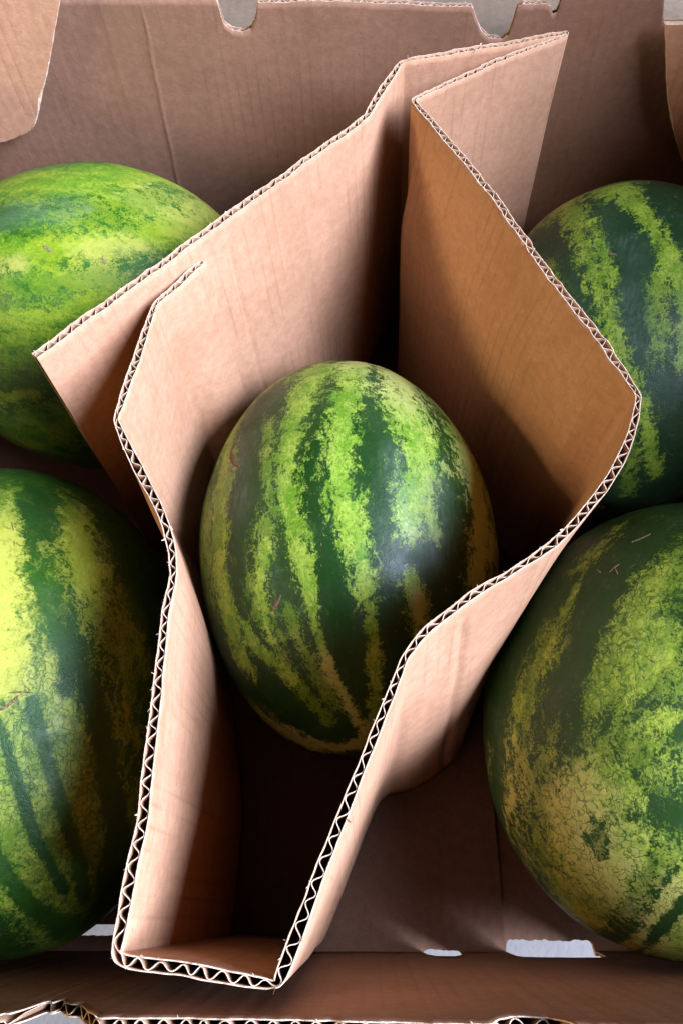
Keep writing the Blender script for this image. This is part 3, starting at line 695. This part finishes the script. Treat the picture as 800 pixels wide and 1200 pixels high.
# ------------------------------------------------------------------ watermelons
def melon_surface(d, m, seed):
    """d: (n,3) unit directions in the melon's own frame -> local points"""
    g = np.random.default_rng(seed)
    lon = np.arctan2(d[:, 1], d[:, 0]); z = d[:, 2]
    r = np.ones(len(d))
    for _ in range(5):
        k = g.normal(size=3)*1.7; r += 0.0085*np.sin(d@k + g.uniform(0, 6.28))
    for _ in range(4):
        k = g.normal(size=3)*6; r += 0.0014*np.sin(d@k + g.uniform(0, 6.28))
    r += 0.0016*np.cos(lon*10 + g.uniform(0, 6.28))*(1 - z*z)
    for sgn in (-1, 1):
        q = np.arccos(np.clip(sgn*z, -1, 1)); r -= 0.022*np.exp(-(q/0.10)**2)
    return d*r[:, None]*np.array([m['b'], m['b'], m['a']])

def stroke_field(d, stroke, soft):
    """signed closeness to a stroke on the unit sphere: 1 on its line, 0 at its edge, negative outside"""
    P = np.array(stroke)
    best = np.full(len(d), -9.0)
    for a, b in zip(P[:-1], P[1:]):
        ab = b[:3] - a[:3]; t = np.clip(((d - a[:3])@ab)/max(ab@ab, 1e-9), 0, 1)
        w = a[3]*(1 - t) + b[3]*t
        dist = np.linalg.norm(d - (a[:3] + t[:, None]*ab), axis=1)
        best = np.maximum(best, 1 - dist/w)
    return best

def rind(name, dark, bloom, light, light2, cream, edge=1.0, soft=1.0, base=0.0, rough=0.38, vein=0.6):
    k = N(name)
    co = k.n('ShaderNodeTexCoord').outputs['Object']
    A = lambda nm: k.n('ShaderNodeAttribute', attribute_name=nm).outputs['Fac']
    stripe, pale, net, warm, mid, wax_sheen = A('stripe'), A('pale'), A('net'), A('warm'), A('mid'), A('bloom')
    st = k.vmul(co, (1.0, 1.0, 0.55))
    warp = k.n('ShaderNodeTexNoise', i_Vector=co, i_Scale=120.0, i_Detail=3.0)
    wv = k.vmul(k.vadd(warp.outputs['Color'], (-0.5, -0.5, -0.5)), (0.012, 0.012, 0.012))
    stw = k.vadd(st, wv)
    n1 = k.math('SUBTRACT', k.noise(stw, 75, 5, 0.62), 0.5)
    n2 = k.math('SUBTRACT', k.noise(stw, 260, 4, 0.65), 0.5)
    n3 = k.math('SUBTRACT', k.noise(co, 900, 3, 0.6), 0.5)
    f = k.math('ADD', k.math('MULTIPLY', stripe, 1.2), k.math('ADD', k.math('MULTIPLY', n1, 2.3*edge), k.math('ADD', k.math('MULTIPLY', n2, 3.4*edge), k.math('MULTIPLY', n3, 2.0*edge))))
    mask = k.ramp(f, -0.30*soft, 0.62*soft)
    # half-dark mottling: mid
    fm = k.math('ADD', k.math('MULTIPLY', mid, 1.15), k.math('ADD', k.math('MULTIPLY', n1, 3.2), k.math('ADD', k.math('MULTIPLY', n2, 5.0), k.math('MULTIPLY', n3, 4.0))))
    mm = k.math('MULTIPLY', k.ramp(fm, 0.1, 0.9), k.ramp(mid, -0.5, 0.5, 0, 0.85))
    # dark ground, with waxy bloom and fine dots
    bl = k.ramp(k.noise(k.vmul(co, (1, 1, 0.4)), 26, 4, 0.55), 0.42, 0.68, 0, 0.75)
    cd = k.mix(bl, dark, bloom)
    cd = k.mix(k.ramp(k.noise(co, 420, 4, 0.65), 0.48, 0.72, 0, 0.45), cd, rgb(dark[0]*0.45, dark[1]*0.5, dark[2]*0.55))
    cd = k.mix(k.ramp(k.noise(st, 190, 4, 0.65), 0.54, 0.78, 0, 0.25), cd, rgb(light[0]*0.45, light[1]*0.5, light[2]*0.5))
    # light stripes
    cl = k.mix(k.ramp(k.noise(stw, 95, 4, 0.6), 0.36, 0.64), light2, light)
    cl = k.mix(k.ramp(k.noise(co, 340, 4, 0.7), 0.5, 0.72, 0, 0.6), cl, rgb(dark[0]*1.6 + light2[0]*0.25, dark[1]*1.4 + light2[1]*0.25, dark[2] + light2[2]*0.2))
    mo = k.n('ShaderNodeTexVoronoi', i_Vector=k.vadd(st, k.vmul(wv, (0.6, 0.6, 0.6))), i_Scale=330.0)
    ms = k.n('ShaderNodeSeparateXYZ', i_Vector=mo.outputs['Color'])
    fl = k.noise(k.vadd(st, k.vmul(wv, (0.4, 0.4, 0.4))), 800, 4, 0.75)
    cl = k.mix(k.ramp(fl, 0.46, 0.62, 0, 0.62), cl, rgb(light2[0]*0.5, light2[1]*0.6, light2[2]*0.5))
    cl = k.mix(k.ramp(k.noise(co, 560, 4, 0.7), 0.54, 0.68, 0, 0.55), cl, rgb(min(1, light[0]*1.3), min(1, light[1]*1.22), light[2]*2.0))
    cl = k.mix(k.ramp(ms.outputs[0], 0.55, 1.0, 0, 0.16), cl, rgb(light2[0]*0.6, light2[1]*0.66, light2[2]*0.5))
    cl = k.mix(k.math('MULTIPLY', k.ramp(warm, -0.4, 0.5), 0.45), cl, rgb(light[0]*1.1, light[1]*0.86, light[2]*0.6))
    pf = k.ramp(k.math('ADD', pale, k.math('ADD', k.math('MULTIPLY', n1, 1.8), k.math('MULTIPLY', n2, 2.0))), -0.6, 0.8)
    cl = k.mix(k.math('MULTIPLY', pf, 0.75), cl, cream)
    # fine veins / net cracking
    vv = k.n('ShaderNodeTexVoronoi', feature='DISTANCE_TO_EDGE', i_Vector=k.vadd(k.vmul(co, (1, 1, 0.8)), wv), i_Scale=250.0, i_Randomness=1.0)
    v2 = k.n('ShaderNodeTexVoronoi', feature='DISTANCE_TO_EDGE', i_Vector=k.vadd(co, wv), i_Scale=330.0)
    crack = k.ramp(vv.outputs['Distance'], 0.012, 0.09, 1, 0)
    crack = k.math('MULTIPLY', crack, k.ramp(k.noise(co, 110, 3), 0.36, 0.52))
    crack2 = k.math('MULTIPLY', k.ramp(v2.outputs['Distance'], 0.02, 0.12, 1, 0), k.ramp(k.noise(co, 170, 3), 0.45, 0.6))
    nf = k.ramp(net, -0.3, 0.4)
    cr = k.math('MULTIPLY', nf, k.math('MAXIMUM', crack, k.math('MULTIPLY', crack2, 0.5)))
    cl = k.mix(k.math('MULTIPLY', k.math('MAXIMUM', cr, k.math('MULTIPLY', crack2, 0.4*vein)), 0.72), cl, rgb(dark[0]*1.3, dark[1]*1.25, dark[2]*1.1))
    c = k.mix(k.math('MULTIPLY', mm, 0.75), cd, cl)
    c = k.mix(mask, c, cl)
    # pale dust and scuffs
    du = k.math('MULTIPLY', k.ramp(k.noise(co, 33, 5, 0.7), 0.56, 0.74), k.ramp(k.noise(co, 620, 3, 0.7), 0.46, 0.66))
    c = k.mix(k.math('MULTIPLY', du, 0.22), c, rgb(0.36, 0.44, 0.36))
    wx = k.math('MULTIPLY', k.ramp(k.math('ADD', wax_sheen, k.math('MULTIPLY', n1, 2.2)), -0.8, 1.1), k.ramp(k.noise(k.vmul(co, (1.0, 1.0, 0.2)), 520, 4, 0.7), 0.34, 0.66, 0.25, 1.0))  # wax bloom patches, with the rind's soft sheen painted in
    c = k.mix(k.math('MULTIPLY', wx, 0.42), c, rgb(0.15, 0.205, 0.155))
    ro = k.ramp(k.noise(co, 55, 5, 0.6), 0.3, 0.7, rough - 0.07, rough + 0.13)
    h = k.math('ADD', k.math('MULTIPLY', k.noise(co, 520, 4, 0.65), 0.20), k.math('ADD', k.math('MULTIPLY', k.noise(co, 90, 3), 0.30), k.math('MULTIPLY', cr, -0.10)))
    return k.out(c, ro, h, 0.36, 0.0012, 0.7)

k = N('corky_scar')
co = k.n('ShaderNodeTexCoord').outputs['Object']
mat_scar = k.out(k.mix(k.ramp(k.noise(co, 900, 4, 0.7), 0.35, 0.65), rgb(0.075, 0.048, 0.018), rgb(0.25, 0.18, 0.085)), 0.8, k.noise(co, 1500, 3), 0.2, 0.0006, 0.8)
k = N('pale_scar')
co = k.n('ShaderNodeTexCoord').outputs['Object']
mat_scar2 = k.out(k.mix(k.ramp(k.noise(co, 900, 4, 0.7), 0.35, 0.65), rgb(0.14, 0.10, 0.06), rgb(0.30, 0.22, 0.14)), 0.8, k.noise(co, 1500, 3), 0.2, 0.0006, 0.8)
k = N('dried_stalk')
co = k.n('ShaderNodeTexCoord').outputs['Object']
mat_stalk = k.out(k.mix(k.ramp(k.noise(co, 500, 4, 0.7), 0.35, 0.65), rgb(0.16, 0.10, 0.04), rgb(0.30, 0.22, 0.10)), 0.85, k.noise(co, 900, 3), 0.2, 0.0008, 0.8)

def build_melon(key, label, material, seed, nstripe, base):
    m = MELON[key]
    root = empty('watermelon', m['loc'], label, 'watermelon', 'watermelons in the carton')
    root.rotation_euler = Matrix(m['axes']).to_euler()
    nu, nv = 300, 190
    th = np.linspace(0, np.pi, nv + 1)[1:-1]; ph = np.linspace(0, 2*np.pi, nu, endpoint=False)
    d = np.stack([np.sin(th)[:, None]*np.cos(ph), np.sin(th)[:, None]*np.sin(ph), np.cos(th)[:, None]*np.ones(nu)], -1).reshape(-1, 3)
    d = np.concatenate([d, [[0, 0, 1], [0, 0, -1]]])
    P = melon_surface(d, m, seed)
    idx = np.arange((nv - 1)*nu).reshape(nv - 1, nu); nx = np.roll(idx, -1, 1)
    F = np.stack([idx[:-1].ravel(), idx[1:].ravel(), nx[1:].ravel(), nx[:-1].ravel()], 1).tolist()
    it, ib = (nv - 1)*nu, (nv - 1)*nu + 1
    F += [(it, int(idx[0, i]), int(nx[0, i])) for i in range(nu)] + [(ib, int(nx[-1, i]), int(idx[-1, i])) for i in range(nu)]
    fields = {c: np.full(len(d), -1.2) for c in 'LDPNYMGB'}
    for kind, pts in m['strokes']:
        fields[kind] = np.maximum(fields[kind], stroke_field(d, pts, 1.0))
    L, Dk = fields['L'], np.maximum(fields['D'], fields['G'])
    stripe = np.maximum(np.maximum(L, -1.0), base)
    stripe = np.where(Dk > -0.6, np.minimum(stripe, -1.5*Dk + np.clip(stripe, 0, 1)*0.25), stripe)
    # the stripes go on round the back as plain meridians
    lon = np.arctan2(d[:, 1], d[:, 0]); vis = d@np.array(m['view'])
    back = np.cos(nstripe*(lon + 0.10*np.sin(3*lon + seed))) *1.4 - 0.7
    w = np.clip((0.18 - vis)/0.25, 0, 1)
    stripe = stripe*(1 - w) + np.clip(back, -1, 1)*w
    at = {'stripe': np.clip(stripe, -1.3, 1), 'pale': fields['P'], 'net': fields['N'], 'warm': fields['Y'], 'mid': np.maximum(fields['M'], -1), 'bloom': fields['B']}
    o = obj('rind', P, F, material, root, attrs=at)
    # scars hug the surface, a fraction of a millimetre proud
    for q, sc in enumerate(m['scars']):
        S = catmull(np.array(sc), 0.012) if len(sc) > 1 else np.array(sc)
        S = np.concatenate([S, [np.array(sc[-1])]])
        n = len(S); dirs = S[:, :3]/np.linalg.norm(S[:, :3], axis=1, keepdims=True)
        V, FF = [], []
        for i in range(n):
            tn = dirs[min(i + 1, n - 1)] - dirs[max(i - 1, 0)]; tn /= np.linalg.norm(tn) + 1e-9
            si = np.cross(dirs[i], tn); prof = math.sqrt(max(0.02, 1 - (2*i/(n - 1) - 1)**2)) if n > 1 else 1
            ww = S[i, 3]*0.62*(0.35 + 0.65*prof)*(1 + 0.25*math.sin(i*2.3 + q))
            for x, hh in ((-1, -0.0005), (-0.55, 0.0001), (0, 0.0003), (0.55, 0.0001), (1, -0.0005)):
                dd = dirs[i] + si*ww*x; dd = dd/np.linalg.norm(dd)
                pp = melon_surface(dd[None], m, seed)[0]; V.append(pp + dd*hh)
        for i in range(n - 1):
            for j in range(4): FF.append((i*5 + j, (i + 1)*5 + j, (i + 1)*5 + j + 1, i*5 + j + 1))
        obj('scar', V, FF, mat_scar if key in ('center', 'left_near') else mat_scar2, root)
    # blossom end scar and stalk stub
    for nm, sg, rr, hh, mt in (('blossom_scar', -1, 0.006, 0.0012, mat_scar), ('stalk', 1, 0.0045, 0.012, mat_stalk)):
        z0 = melon_surface(np.array([[0, 0, float(sg)]]), m, seed)[0][2]; V, FF = [], []
        for j, (r, h) in enumerate(((1.5, -0.001), (1.1, 0.25*hh), (0.75, 0.8*hh), (0.5, hh), (0.0, 0.85*hh))):
            for i in range(12): V.append((rr*r*math.cos(i*math.pi/6)*(1 + 0.15*math.sin(3*i)), rr*r*math.sin(i*math.pi/6), z0 + sg*h))
        for j in range(4):
            for i in range(12): FF.append((j*12 + i, j*12 + (i + 1) % 12, (j + 1)*12 + (i + 1) % 12, (j + 1)*12 + i))
        obj(nm, V, FF, mt, root)
    return root

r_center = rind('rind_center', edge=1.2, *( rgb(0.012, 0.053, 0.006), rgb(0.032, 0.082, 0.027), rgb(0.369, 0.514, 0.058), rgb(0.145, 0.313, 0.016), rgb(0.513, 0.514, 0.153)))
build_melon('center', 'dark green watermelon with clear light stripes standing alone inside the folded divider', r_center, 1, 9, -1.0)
r_ln = rind('rind_left_near', rgb(0.013, 0.057, 0.006), rgb(0.038, 0.123, 0.009), rgb(0.279, 0.357, 0.035), rgb(0.129, 0.224, 0.017), rgb(0.468, 0.469, 0.065), soft=1.35, rough=0.46)
build_melon('left_near', 'watermelon with a large yellow patch and cracked pale green end beside the divider', r_ln, 2, 7, -0.75)
r_lf = rind('rind_left_far', rgb(0.024, 0.111, 0.008), rgb(0.067, 0.184, 0.035), rgb(0.279, 0.413, 0.024), rgb(0.111, 0.268, 0.014), rgb(0.402, 0.413, 0.077), edge=0.8, soft=1.5, rough=0.42)
build_melon('left_far', 'bright lime green blotchy watermelon lying sideways behind the divider flap', r_lf, 3, 8, -0.40)
r_rf = rind('rind_right_far', edge=1.45, *( rgb(0.016, 0.059, 0.016), rgb(0.042, 0.095, 0.039), rgb(0.421, 0.577, 0.053), rgb(0.197, 0.352, 0.024), rgb(0.562, 0.562, 0.165)), rough=0.48)
build_melon('right_far', 'dusky dark green watermelon with two narrow lime stripes below the far wall', r_rf, 4, 8, -1.0)
r_rn = rind('rind_right_near', rgb(0.016, 0.056, 0.007), rgb(0.028, 0.083, 0.013), rgb(0.394, 0.506, 0.053), rgb(0.183, 0.308, 0.024), rgb(0.547, 0.506, 0.125), rough=0.48, vein=0.9)
build_melon('right_near', 'dark watermelon with crackled tan and olive patches near the white floor slot', r_rn, 5, 7, -1.0)
